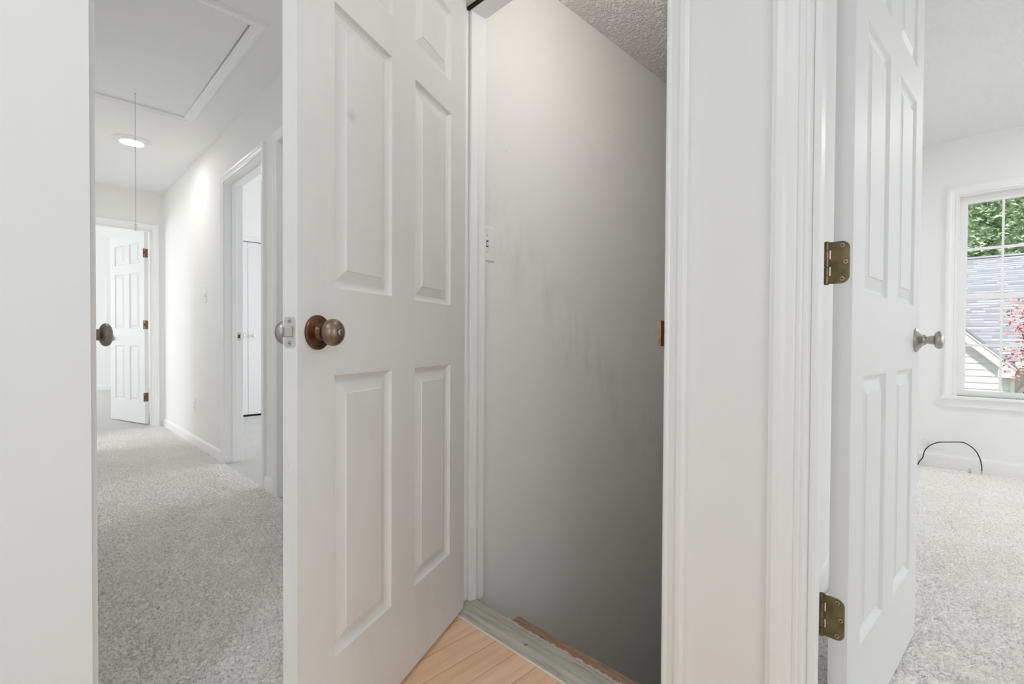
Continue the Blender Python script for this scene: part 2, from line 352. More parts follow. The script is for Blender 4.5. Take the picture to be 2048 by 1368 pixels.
# bright room on the right
RX0, RX1, RY1, RZ = -.46, 3.5, 4.75, 2.375
WX0, WX1, WZ0, WZ1 = -.245, .585, .535, 1.975     # rough opening of the big window
st('wall_window', boxes(((RX0, RY1, 0), (WX0, RY1+.14, RZ)), ((WX1, RY1, 0), (1.3, RY1+.14, RZ)), ((2.7, RY1, 0), (RX1, RY1+.14, RZ)), ((1.3, RY1, 0), (2.7, RY1+.14, .7)), ((1.3, RY1, 2.0), (2.7, RY1+.14, RZ)), ((WX0, RY1, 0), (WX1, RY1+.14, WZ0)), ((WX0, RY1, WZ1), (WX1, RY1+.14, RZ))), M_room, 'white wall around the big window', 'wall')
st('wall_room_east', boxes(((RX1, W1, 0), (RX1+.12, 3.0, RZ)), ((RX1, 4.6, 0), (RX1+.12, RY1, RZ)), ((RX1, 3.0, 0), (RX1+.12, 4.6, .65)), ((RX1, 3.0, 2.05), (RX1+.12, 4.6, RZ)), ((1.45, W0, 0), (RX1, W1, RZ))), M_room)
st('ceiling', boxes(((RX0-.1, W1, RZ), (RX1+.12, RY1+.14, RZ+.1))), M_pop, 'white orange-peel ceiling of the bright room', 'ceiling')

def baseboard(name, a, b, nrm, h=.085, label=None):
    """from a to b on the floor, standing out from the wall along nrm"""
    a = Vector((*a, 0)); b = Vector((*b, 0)); n = Vector((*nrm, 0))
    prof = [(0, 0), (.012, 0), (.012, h-.022), (.010, h-.012), (.005, h-.004), (.004, h), (0, h)]
    bm = bmesh.new(); loft(bm, [[p + n*v + Vector((0, 0, z)) for v, z in prof] for p in (a, b)], True, True)
    return st(name, bm, M_trim, label, 'baseboard')
baseboard('baseboard_hall', (-6.2, W0), (-4.075, W0), (0, -1), label='white baseboard along the hallway wall up to the doorway')
baseboard('baseboard_hall_near', (-3.165, W0), (-3.015, W0), (0, -1), label='short white baseboard between the two hallway door casings')
baseboard('baseboard_pier', (-.488, W0), (-.321, W0), (0, -1), label='baseboard between the stair doorway and bright room doorway')
baseboard('baseboard_window', (RX0, RY1), (RX1, RY1), (0, -1), .105, label='white baseboard under the big window')
baseboard('baseboard_room_left', (RX0, RY1), (RX0, W1), (1, 0), .105, label='white baseboard seen through the gap behind the hinged door')
baseboard('baseboard_far_bedroom', (-11.25, -3), (-11.25, 2), (1, 0), label='baseboard of the far bedroom')
baseboard('baseboard_far', (-6.2, .17-.06), (-6.2, YL), (1, 0))

# door frames: jambs, stops, casings
PROF = [(0, 0), (0, .009), (.003, .0105), (.008, .0105), (.011, .008), (.014, .0095), (.027, .0125), (.034, .0165), (.045, .0175), (.050, .0155), (.054, .0145), (.054, 0)]
def casing(F, s0, s1, zt, zb=0, wd=.054):
    bm = bmesh.new(); rings = []
    for u, v in PROF:
        u *= wd/.054
        rings.append([F(s0-u, zb, v), F(s0-u, zt+u, v), F(s1+u, zt+u, v), F(s1+u, zb, v)])
    for a, b in zip(rings, rings[1:]):
        va = [bm.verts.new(p) for p in a]; vb = [bm.verts.new(p) for p in b]
        for i in range(3): bm.faces.new((va[i], va[i+1], vb[i+1], vb[i]))
    bmesh.ops.remove_doubles(bm, verts=bm.verts[:], dist=1e-6)
    return bm
def frame(n, label, F, s0, s1, zt, depth, stop, both=True):
    """F(s,z,v): v out of the near wall face; the wall reaches back to v=-depth. s0,s1,zt: clear opening"""
    e = empty('trim_%d' % n); tag(e, label, 'door frame', kind='structure')
    def fb(bm, sa, sb, za, zb, va, vb):
        p = [F(s, z, v) for s in (sa, sb) for z in (za, zb) for v in (va, vb)]
        box(bm, [min(q[i] for q in p) for i in range(3)], [max(q[i] for q in p) for i in range(3)])
    bm = bmesh.new(); t = .015
    fb(bm, s0-t, s0, 0, zt+t, 0.0005, -depth-.0005); fb(bm, s1, s1+t, 0, zt+t, 0.0005, -depth-.0005); fb(bm, s0, s1, zt, zt+t, 0.0005, -depth-.0005)
    obj('jamb', bm, M_trim, e)
    bm = bmesh.new(); q = .013
    fb(bm, s0, s0+q, 0, zt, *stop); fb(bm, s1-q, s1, 0, zt, *stop); fb(bm, s0+q, s1-q, zt-q, zt, *stop)
    obj('door_stop', bm, M_trim, e, bevel=.002)
    obj('casing', casing(F, s0-.0055, s1+.0055, zt+.0055), M_trim, e)
    if both: obj('casing', casing(lambda s, z, v: F(s, z, -depth-v), s0-.0055, s1+.0055, zt+.0055), M_trim, e)
    return e
FW = lambda s, z, v: Vector((s, W0 - v, z))
FF = lambda s, z, v: Vector((FX1 + v, s, z))
f2 = frame(2, 'white door frame of the bedroom doorway in the hallway', FW, -4.02, -3.22, OPT, .115, (-.046, -.078))
f3 = frame(3, 'white door frame at the hallway edge beside the open door', FW, -2.9505, -2.225, OPT, .115, (-.045, -.077))
f4 = frame(4, 'white door frame around the stairwell doorway', FW, -1.30, -.5485, 2.046, .115, (-.042, -.074))
f5 = frame(5, 'white door frame of the bright room doorway', FW, -.2616, .485, OPT, .115, (-.032, -.064))
f6 = frame(6, 'white door frame at the far end of the hallway', FF, .185, .935, 2.03, .115, (-.03, -.062))
# dark strip under the stair head jamb, against the stop
obj('head_strip', boxes(((-1.30, 1.071, 2.037), (-.5485, 1.0808, 2.0458))), M_headstrip, f4)['label'] = 'dark strip under the head of the frame'
# strike plates
o = obj('strike_plate', boxes(((-4.0195, 1.119, .905), (-4.0185, 1.149, .965))), M_chrome, f2); o['label'] = 'steel strike plate'
obj('strike_hole', boxes(((-4.0186, 1.127, .922), (-4.0180, 1.142, .948))), M_dark, f2)
bm = boxes(((-.5490, 1.043, .900), (-.5478, 1.075, .966)))
prf = [(-.5485, 1.043), (-.5486, 1.036), (-.552, 1.029), (-.557, 1.0245), (-.5575, 1.026), (-.5535, 1.031), (-.5505, 1.037), (-.5497, 1.043)]
loft(bm, [[(x, y, z) for x, y in prf] for z in (.904, .962)], True, True)
o = obj('strike_plate', bm, M_bronze, f4); o['label'] = 'curled bronze strike plate lip'

# ------------------------------------------------------------------ six-panel doors
LV = [0, .2248, .8244, 1.0092, 1.6058, 1.7041, 1.918, 2.03]
def leaf_bm(wd, s, p, th, side):
    """local: x 0..wd from the hinge, y from 0 (seen face) to side*th"""
    cols = [0, s, s+p, wd-s-p, wd-s, wd]; bm = bmesh.new()
    for y, sg in ((0, side), (side*th, -side)):
        def P(x, z, d): return (x, y + sg*d, z)
        for i in range(5):
            for j in range(7):
                x0, x1, z0, z1 = cols[i], cols[i+1], LV[j], LV[j+1]
                if i in (1, 3) and j in (1, 3, 5):
                    rings = []
                    for ins, d in ((0, 0), (.0025, .003), (.006, .0075), (.011, .0105), (.014, .0115), (.0165, .0115), (.040, .0035), (.0418, .0015)):
                        rings.append([P(x0+ins, z0+ins, d), P(x1-ins, z0+ins, d), P(x1-ins, z1-ins, d), P(x0+ins, z1-ins, d)])
                    vs = loft(bm, rings); bm.faces.new(vs[-1])
                else:
                    bm.faces.new([bm.verts.new(P(*q, 0)) for q in ((x0, z0), (x1, z0), (x1, z1), (x0, z1))])
    y1 = side*th
    for q in (((0,0,0),(0,y1,0),(0,y1,2.03),(0,0,2.03)), ((wd,0,0),(wd,y1,0),(wd,y1,2.03),(wd,0,2.03)), ((0,0,0),(wd,0,0),(wd,y1,0),(0,y1,0)), ((0,0,2.03),(wd,0,2.03),(wd,y1,2.03),(0,y1,2.03))):
        bm.faces.new([bm.verts.new(p) for p in q])
    bmesh.ops.remove_doubles(bm, verts=bm.verts[:], dist=1e-5)
    return bm
def screw(parent, o, ax, m, r=.0042):
    bm = bmesh.new(); lathe(bm, [(r, 0), (r, .0006), (r*.75, .0011), (r*.2, .0011)], o, ax, 16); s = obj('screw', bm, m, parent)
    bm = bmesh.new(); lathe(bm, [(r*1.16, 0), (r*1.16, .0003), (r*.9, .0003)], o, ax, 16); obj('countersink', bm, M_dark, s)
    ax = Vector(ax); t = Vector((0, 0, 1)); b = ax.cross(t).normalized(); c = Vector(o) + ax*.0013
    bm = bmesh.new()
    for a in (t, b):
        d = ax.cross(a).normalized(); h = r*.55; w_ = r*.13
        q = [c + a*h + d*w_, c + a*h - d*w_, c - a*h - d*w_, c - a*h + d*w_]
        loft(bm, [q, [x + ax*.0002 for x in q]], True, True)
    obj('cross_slot', bm, M_dark, s)
    return s
def knob(parent, x, z, y, sg, m, mk=None, R=.034, kr=.0265, reach=.062, keyed=False, flat=.6, name='door_knob', dish=False):
    """on the face at y, pointing sg*y"""
    bm = bmesh.new(); mk = mk or m
    if dish: lathe(bm, [(R, 0), (R, .003), (R*.97, .0048), (R*.86, .0058), (R*.62, .0075), (R*.50, .0095), (.0155, .0140), (.0145, .0175), (.0125, .0175)], (x, y, z), (0, sg, 0), 48)
    else: lathe(bm, [(R, 0), (R, .0025), (R*.97, .0042), (R*.82, .0085), (R*.64, .0125), (R*.50, .0165), (.0158, .0180), (.0150, .0225), (.0138, .0240)], (x, y, z), (0, sg, 0), 48)
    e = obj('rose', bm, m, parent, smooth=True)
    bm = bmesh.new(); prof = [(.0105, .018), (.0105, reach-.036), (.0125, reach-.033)]
    hw = kr*flat; c = reach - hw
    for i in range(3, 25):
        a = math.pi*i/24; prof.append((kr*abs(math.sin(a))**.72, c - hw*math.cos(a)))
    lathe(bm, prof, (x, y, z), (0, sg, 0), 48)
    kb = obj(name, bm, mk, parent, smooth=True)
    if keyed:
        bm = bmesh.new(); lathe(bm, [(.0068, reach-.002), (.0068, reach+.0012), (.0058, reach+.0018), (.0001, reach+.0018)], (x, y, z), (0, sg, 0), 24)
        cy = obj('key_cylinder', bm, M_nickel, kb, smooth=True)
        bm = bmesh.new(); lathe(bm, [(.0078, reach-.004), (.0078, reach+.0004), (.0066, reach+.0004)], (x, y, z), (0, sg, 0), 24); obj('cylinder_ring', bm, M_dark, kb)
        obj('keyhole', boxes(((x-.0007, y+sg*(reach+.0018), z-.0042), (x+.0007, y+sg*(reach+.0022), z+.0035)), ((x-.0014, y+sg*(reach+.0018), z+.0008), (x+.0014, y+sg*(reach+.0022), z+.0035))), M_dark, kb)
    return kb
def hinge(parent, z, kx, ky, m, y0, y1, name='hinge'):
    """leaf lies on the leaf's hinge edge (local x=0) spanning y0 (towards knuckle) to y1; knuckle at kx,ky"""
    e = empty(name, parent=parent)
    H = .0889; zc = z + H/2; rc = .0155; sg = 1 if y1 > y0 else -1
    prof = []
    pts = [(y0, z), (y1 - sg*rc, z)]
    for i in range(1, 9): a = -math.pi/2 + math.pi/2*i/8; pts.append((y1 - sg*rc + sg*rc*math.cos(a), z + rc + rc*math.sin(a)))
    for i in range(0, 9): a = math.pi/2*i/8; pts.append((y1 - sg*rc + sg*rc*math.cos(a), z + H - rc + rc*math.sin(a)))
    pts.append((y0, z+H))
    bm = bmesh.new(); loft(bm, [[(x, y, zz) for y, zz in pts] for x in (-.0018, .0003)], True, True)
    seg = H/5
    for i in (0, 2, 4): box(bm, (-.0018, ky, z+i*seg+.0003), (.0003, y0, z+(i+1)*seg-.0003))
    lf = obj('hinge_leaf', bm, m, e, bevel=.0004)
    bm = bmesh.new()
    for i in range(5): lathe(bm, [(.0045, z+i*seg+.0003), (.005, z+i*seg+.0008), (.005, z+(i+1)*seg-.0008), (.0045, z+(i+1)*seg-.0003)], (kx, ky, 0), (0, 0, 1), 20)
    lathe(bm, [(.0032, z-.0016), (.0046, z-.0006), (.0046, z+.0004)], (kx, ky, 0), (0, 0, 1), 16); lathe(bm, [(.0046, z+H-.0004), (.0046, z+H+.0012), (.003, z+H+.002)], (kx, ky, 0), (0, 0, 1), 16)
    obj('knuckle', bm, m, e, smooth=True)
    ym = y0 + (y1-y0)*.62; yf = y0 + (y1-y0)*.80
    for y, zz in ((ym, z+.0095), (yf, zc), (ym, z+H-.0095)): screw(e, (-.0018, y, zz), (-1, 0, 0), M_screw, .0050)
    # small stamped maker's mark: a ring in a square
    a = y0 + (y1-y0)*.28; bm = bmesh.new()
    for q in ((a-.003, zc-.003, a+.003, zc-.0024), (a-.003, zc+.0024, a+.003, zc+.003), (a-.003, zc-.003, a-.0024, zc+.003), (a+.0024, zc-.003, a+.003, zc+.003)): box(bm, (-.0021, q[0], q[1]), (-.0018, q[2], q[3]))
    lathe(bm, [(.0008, 0), (.0018, 0), (.0018, .0003), (.0008, .0003)], (-.0018, a, zc), (-1, 0, 0), 16, cap=False)
    obj('maker_mark', bm, M_hbrown, e)
    return e
def door(n, label, loc, ang, wd, s, p, m, side):
    e = empty('door_%d' % n, loc, ang); tag(e, label, 'door', kind='structure')
    obj('door_leaf', leaf_bm(wd, s, p, .035, side), m, e)
    return e

# door_1: the open stair door in front
d1 = door(1, 'scuffed white six-panel door standing open in front of the stairwell', (-1.2693, 1.0413, .015), -1.1264, .7454, .1042, .2132, M_dirty, -1)
knob(d1, .692, .914, 0, 1, M_bronze, M_bronzek, R=.0350, kr=.0270, reach=.056, keyed=True, flat=.62, dish=True)['label'] = 'worn bronze knob with a keyhole'
knob(d1, .691, .914, -.035, -1, M_nickel, M_nickel, R=.034, kr=.0262, reach=.06)
lp = bmesh.new(); X = .7454
zz0, zz1, ya, yb, rc = .8845, .9430, -.0300, -.0045, .006
pts = []
for cx_, cz_, a0 in ((yb-rc, zz0+rc, -90), (yb-rc, zz1-rc, 0), (ya+rc, zz1-rc, 90), (ya+rc, zz0+rc, 180)):
    for i in range(7):
        a = math.radians(a0 + 90*i/6); pts.append((cx_ + rc*math.cos(a), cz_ + rc*math.sin(a)))
loft(lp, [[(X - .0005, y, z) for y, z in pts], [(X + .0016, y, z) for y, z in pts]], True, True)
pl = obj('latch_plate', lp, M_chrome, d1); pl['label'] = 'painted steel latch plate with two screws'
for z in (.8925, .935): screw(pl, (X+.0016, -.0172, z), (1, 0, 0), M_chrome, .0036)
bm = bmesh.new(); prf = [(X+.001, -.0090), (X+.0035, -.0095), (X+.011, -.0200), (X+.0118, -.0245), (X+.001, -.0245)]
loft(bm, [[(x, y, z) for x, y in prf] for z in (.9045, .9235)], True, True)
o = obj('latch_bolt', bm, M_pewter, pl, bevel=.001)
# hinges of the stair door, mostly hidden in the corner
for z in (.17, .97, 1.77):
    e = empty('hinge', parent=d1); bm = bmesh.new()
    lathe(bm, [(.005, z), (.005, z+.089)], (-.004, -.040, 0), (0, 0, 1), 16); obj('knuckle', bm, M_bronze, e, smooth=True)

# door_2: open door on the right
d2 = door(2, 'clean white six-panel door open into the bright room, brass hinges at its left', (-.2223, 1.2167, .015), 1.518, .739, .0975, .2134, M_door, 1)
for z in (.268, 1.024, 1.765): hinge(d2, z, -.001, .047, M_brass, .0395, .0052)['label'] = 'antique brass butt hinge'
knob(d2, .679, .908, 0, -1, M_nickel, R=.036, kr=.0262, reach=.066, flat=.46)['label'] = 'brushed nickel knob'
knob(d2, .679, .908, .035, 1, M_nickel, R=.034, kr=.0262, reach=.060)

# door_3: far door
d3 = door(3, 'white six-panel door ajar at the far end of the hallway, three brown hinges', (-6.403, .9334, .015), -2.8593, .7495, .105, .2147, M_door, 1)
for z in (.235, 1.00, 1.755):
    e = empty('hinge', parent=d3); e['label'] = 'brown bronze hinge'
    obj('hinge_leaf', boxes(((-.0025, .002, z), (.001, .040, z+.092))), M_hbrown, e, bevel=.001)
    bm = bmesh.new(); lathe(bm, [(.006, z), (.006, z+.092)], (-.004, .043, 0), (0, 0, 1), 12); obj('knuckle', bm, M_hbrown, e)
    # jamb side leaf
    obj('jamb_leaf', boxes(((-.034, .040, z+.006), (-.004, .0445, z+.030)), ((-.034, .040, z+.060), (-.004, .0445, z+.088))), M_hbrown, e)
knob(d3, .690, .905, 0, -1, M_nickel, R=.033, kr=.026, reach=.06)
knob(d3, .690, .905, .035, 1, M_nickel, R=.033, kr=.026, reach=.06)

# door_4: closed door in the frame at the hallway edge (just its frame shows)
d4 = door(4, 'closed white six-panel door in the frame behind the open stair door', (-2.946, 1.119, .012), 0, .717, .10, .20, M_door, 1)
# door_5: closed door in the left hallway wall; only its knob shows past the wall end
d5 = door(5, 'closed door in the left hallway wall, only its pewter knob showing', (-2.13, YL+.001, .015), 0, .72, .10, .20, M_door, -1)
knob(d5, .658, .908, 0, 1, M_pewter, R=.034, kr=.0270, reach=.062, flat=.47)['label'] = 'pewter knob beside the foreground wall end'

# closet bifold doors in the bedroom
bf = empty('door_6', (-6.3, 1.275, 0)); tag(bf, 'white flat bifold closet doors seen through the hallway doorway', 'closet door', kind='structure')
for i in range(4):
    obj('door_leaf', boxes(((-.032, i*.3+.0015, .022), (-.004, (i+1)*.3-.0015, 2.062))), M_door, bf, bevel=.0015)
for y in (.540, .648):
    bm = bmesh.new(); lathe(bm, [(.008, -.004), (.008, .014), (.016, .020), (.0195, .028), (.017, .035), (.008, .038), (.0001, .0385)], (0, y, .955), (1, 0, 0), 24)
    obj('door_knob', bm, M_chrome, bf, smooth=True)
obj('track', boxes(((-.034, .0, 2.064), (-.006, 1.2, 2.0735))), M_dark, bf)
FB = lambda s, z, v: Vector((-6.3 + v, s, z))
st('trim_7', casing(FB, 1.275, 2.475, 2.068), M_trim, 'white casing over the bifold closet doors', 'trim')
st('trim_8', boxes(((-6.36, 1.275, .0), (-6.30, 2.475, .006))), M_dark, 'dark strip painted as the shaded gap under the closet doors', 'trim')  # shade of the door gap put in as a black strip

# ------------------------------------------------------------------ threshold at the stair door
th = empty('threshold', (0, 0, 0)); tag(th, 'weathered grey-green ribbed door threshold between oak floor and stairs', 'threshold')
prof = [(1.0165, 0), (1.0165, .004), (1.024, .009), (1.040, .0155), (1.052, .017)]
y = 1.054
while y < 1.090: prof += [(y, .0172), (y+.0012, .0158), (y+.0036, .0158), (y+.0048, .0172)]; y += .0072
prof += [(1.094, .0165), (1.0985, .011), (1.0985, 0)]
bm = bmesh.new(); loft(bm, [[(x, a, b) for a, b in prof] for x in (-1.2995, -.549)], True, True)
obj('saddle', bm, M_saddle, th)
bm = bmesh.new(); rings = []
for i in range(61):
    x = -1.302 + i*.0127; j = random.uniform(-.0012, .0016)
    rings.append([(x, 1.0125+j, .0003), (x, 1.0145+j, .003), (x, 1.0175, .004), (x, 1.018, .0003)])
loft(bm, rings, True, True); o = obj('caulk_line', bm, M_caulk, th); o['label'] = 'thin white caulk line along the oak floor'
for x in (-.985, -.72): screw(th, (x, 1.045, .0165), (0, 0, 1), M_nickel, .0045)
nz = empty('stair_nosing', (0, 0, 0)); tag(nz, 'raw brown wooden floor edge behind the threshold above the stairs', 'floor edge')
obj('board', boxes(((-1.115, 1.101, -.10), (-.549, 1.150, .0075)), ((-1.305, 1.1, -.1), (-.549, 1.106, .003))), M_ply, nz, bevel=.002)
bm = bmesh.new(); rings = []
for i in range(100):
    x = -1.30 + i*.0075; j = random.uniform(-.0025, .002); h = random.uniform(0, .004)
    rings.append([(x, 1.0990, .004), (x, 1.1000, .0115+h*.6), (x, 1.1090+j, .0105+h), (x, 1.1130+j, .004)])
loft(bm, rings, True, True); o = obj('plaster_crumbs', bm, M_plaster, nz); o['label'] = 'ragged pale plaster line'
st('floor', boxes(((-1.315, 1.02, -.12), (-.42, 1.100, .0005))), M_ply)

# ------------------------------------------------------------------ small things
def plate(name, label, cat, F, wd=.070, h=.125):
    """F(a,z,v) from plate centre: a along wall, v out"""
    e = empty(name); tag(e, label, cat)
    bm = bmesh.new(); rings = []
    for ins, v in ((0, 0), (0, .0025), (.0035, .0055), (.006, .006)):
        rings.append([F(-wd/2+ins, -h/2+ins, v), F(wd/2-ins, -h/2+ins, v), F(wd/2-ins, h/2-ins, v), F(-wd/2+ins, h/2-ins, v)])
    vs = loft(bm, rings); bm.faces.new(vs[-1]); bm.faces.new(vs[0]); obj('cover_plate', bm, M_plastic, e)
    return e
def fbox(F, a0, a1, z0, z1, v0, v1):
    bm = bmesh.new(); loft(bm, [[F(a0, z0, v0), F(a1, z0, v0), F(a1, z1, v0), F(a0, z1, v0)], [F(a0, z0, v1), F(a1, z0, v1), F(a1, z1, v1), F(a0, z1, v1)]], True, True); return bm
def toggle(e, F):
    obj('slot', fbox(F, -.005, .005, -.012, .012, .0055, .0063), M_dark, e)
    bm = bmesh.new(); loft(bm, [[F(-.0038, -.006, .006), F(.0038, -.006, .006), F(.0038, .007, .006), F(-.0038, .007, .006)], [F(-.003, -.0155, .019), F(.003, -.0155, .019), F(.003, -.009, .021), F(-.003, -.009, .021)]], True, True)
    obj('toggle', bm, M_plastic, e)
    for z in (-.030, .030): obj('screw', fbox(F, -.0018, .0018, z-.0018, z+.0018, .0058, .0068), M_nickel, e)
Fs = lambda a, z, v: Vector((SX0 + v, 1.186 + a, 1.264 + z))
toggle(plate('light_switch', 'ivory toggle light switch on the stairwell wall by the door frame', 'light switch', Fs, .074, .125), Fs)
Fh = lambda a, z, v: Vector((-4.534 + a, W0 - v, 1.267 + z))
toggle(plate('light_switch', 'white toggle light switch on the hallway wall', 'light switch', Fh), Fh)
def outlet_faces(e, F):
    for z in (-.0195, .0195):
        s_ = obj('receptacle', fbox(F, -.0165, .0165, z-.0135, z+.0135, .0055, .0078), M_plastic, e)
        for a in (-.0062, .0062): obj('slot', fbox(F, a-.001, a+.001, z-.001, z+.008, .0076, .0082), M_dark, s_)
Fo = lambda a, z, v: Vector((-4.913 + a, W0 - v, .342 + z))
outlet_faces(plate('wall_outlet', 'white power outlet low on the hallway wall', 'outlet', Fo, .07, .115), Fo)
Fr = lambda a, z, v: Vector((-.348 + a, RY1 - v, .168 + z))
cp = plate('cable_outlet', 'white cable wall plate low on the window wall, half hidden by the door', 'outlet', Fr, .115, .07)
bm = bmesh.new(); lathe(bm, [(.0055, .004), (.0055, .014), (.003, .014)], Fr(-.035, 0, 0), (0, -1, 0), 12); obj('socket', bm, M_chrome, cp)

cab = empty('coaxial_cable'); tag(cab, 'black coaxial cable looping up from the carpet below the big window', 'cable')
pts = [(-.385, 4.69, .012), (-.418, 4.69, .030), (-.409, 4.69, .070), (-.398, 4.69, .122), (-.372, 4.69, .161), (-.325, 4.69, .193), (-.26, 4.69, .206), (-.194, 4.69, .213), (-.155, 4.69, .194), (-.124, 4.69, .160), (-.104, 4.69, .112), (-.095, 4.69, .060), (-.094, 4.69, .026)]
pts[0] = (-.436, 4.69, .012); pts[1] = (-.427, 4.69, .038)
bm = bmesh.new(); tube(bm, catmull(pts), .0034); obj('cable_jacket', bm, M_black, cab, smooth=True)
bm = bmesh.new(); lathe(bm, [(.0042, 0), (.0042, .012), (.0055, .012), (.0055, .024), (.0035, .026)], (-.094, 4.69, .002), (0, 0, 1), 12); o = obj('connector', bm, M_chrome, cab); o['label'] = 'silver screw connector'
ca2 = empty('phone_cable'); tag(ca2, 'thin white phone cable lying against the baseboard below the big window', 'cable')
bm = bmesh.new(); tube(bm, catmull([(-.386, 4.70, .030), (-.37, 4.70, .075), (-.341, 4.70, .094), (-.259, 4.70, .115), (-.212, 4.70, .116), (-.183, 4.70, .096), (-.164, 4.70, .064), (-.155, 4.70, .030)]), .0018, 6); obj('cable_jacket', bm, M_plastic, ca2, smooth=True)
obj('plug', boxes(((-.162, 4.694, .002), (-.148, 4.706, .032))), M_clear, ca2)
obj('plug_pins', boxes(((-.160, 4.693, .006), (-.150, 4.695, .014))), M_nickel, ca2)

# ceiling lamp
def disc_lamp(x, y, z, label, R=.12, r=.075, name='ceiling_light', group=None, m=None):
    e = empty(name, (x, y, z)); tag(e, label, 'ceiling light', group)
    bm = bmesh.new(); lathe(bm, [(R, 0), (R, -.004), (R*.97, -.006), (r*1.02, -.020), (r, -.021)], n=64, cap=False); obj('trim_ring', bm, M_plastic, e, smooth=True)
    bm = bmesh.new(); lathe(bm, [(r, -.0205), (r*.8, -.0225), (.0001, -.0235)], n=48); obj('lens', bm, m or M_lamp, e, smooth=True)
    return e
disc_lamp(-4.69, .587, ZC, 'lit round white disc light on the hallway ceiling')
disc_lamp(-2.25, .56, ZC, 'added unseen disc light on the hallway ceiling nearer the viewer', m=M_fill5)  # unseen disc added to lift the nearer hall carpet and wall
disc_lamp(-.30, -.55, ZC, 'added unseen disc light on the landing ceiling behind the viewer', m=M_fill3)  # unseen disc added to brighten the landing
disc_lamp(1.0, 4.0, RZ, 'added unseen disc light on the ceiling of the bright room', m=M_fill4)  # unseen disc added to brighten this room's walls and ceiling
bl = empty('fill_bulb', (SX1, 1.32, 2.04)); tag(bl, 'added unseen bare bulb inside the stairwell beside the doorway', 'wall light')  # unseen bulb added to light the stairwell wall and ceiling
bm = bmesh.new(); lathe(bm, [(.045, 0), (.045, .008), (.020, .012), (.018, .035)], axis=(-1, 0, 0), n=32); obj('socket', bm, M_plastic, bl)
bm = bmesh.new(); lathe(bm, [(.016, .035)] + [(.040*math.sin(a), .070-.040*math.cos(a)) for a in [.45+i*.25 for i in range(11)]] + [(.0001, .110)], axis=(-1, 0, 0), n=24); obj('bulb', bm, M_fill2, bl, smooth=True)

# attic hatch with frame and pull cord
ht = empty('attic_hatch', (0, 0, 0)); tag(ht, 'white attic hatch panel with trim frame in the hallway ceiling', 'hatch')
bm = bmesh.new(); hp = [(HX0-.002, HY0-.002), (HX1-.0015, HY0-.002), (HX1-.0030, HY1-.0070), (HX0-.002, HY1+.0005)]
loft(bm, [[(x, y, ZC+.001) for x, y in hp], [(x, y, ZC+.015) for x, y in hp]], True, True)
obj('hatch_panel', bm, mat('hatch_paint', (.88, .88, .88), .7), ht)
FHt = lambda s, q, v: Vector((s, q, ZC - v))
bm = bmesh.new(); rings = []
for u, v in PROF: rings.append([(HX0-u, HY0-u, ZC-v), (HX1+u, HY0-u, ZC-v), (HX1+u, HY1+u, ZC-v), (HX0-u, HY1+u, ZC-v)])
loft(bm, rings); obj('frame', bm, M_trim, ht)
obj('dark_void', boxes(((HX0-.01, HY0-.01, ZC+.10), (HX1+.01, HY1+.01, ZC+.118))), M_dark, ht)
pc = empty('pull_cord', (-3.79, .492, ZC)); tag(pc, 'thin pull cord with clear tip hanging from the attic hatch', 'pull cord')
bm = bmesh.new(); tube(bm, [(0, 0, .006), (-.001, 0, -.3), (0, 0, -.803)], .0012, 6); obj('cord', bm, mat('grey_cord', (.45, .44, .42), .8), pc)
bm = bmesh.new(); lathe(bm, [(.003, -.798), (.006, -.803), (.009, -.835), (.0085, -.840), (.001, -.840)], n=16); obj('pull_tip', bm, M_clear, pc, smooth=True)
bm = bmesh.new(); lathe(bm, [(.006, .004), (.006, -.001), (.002, -.002)], n=12); obj('eyelet', bm, M_nickel, pc)

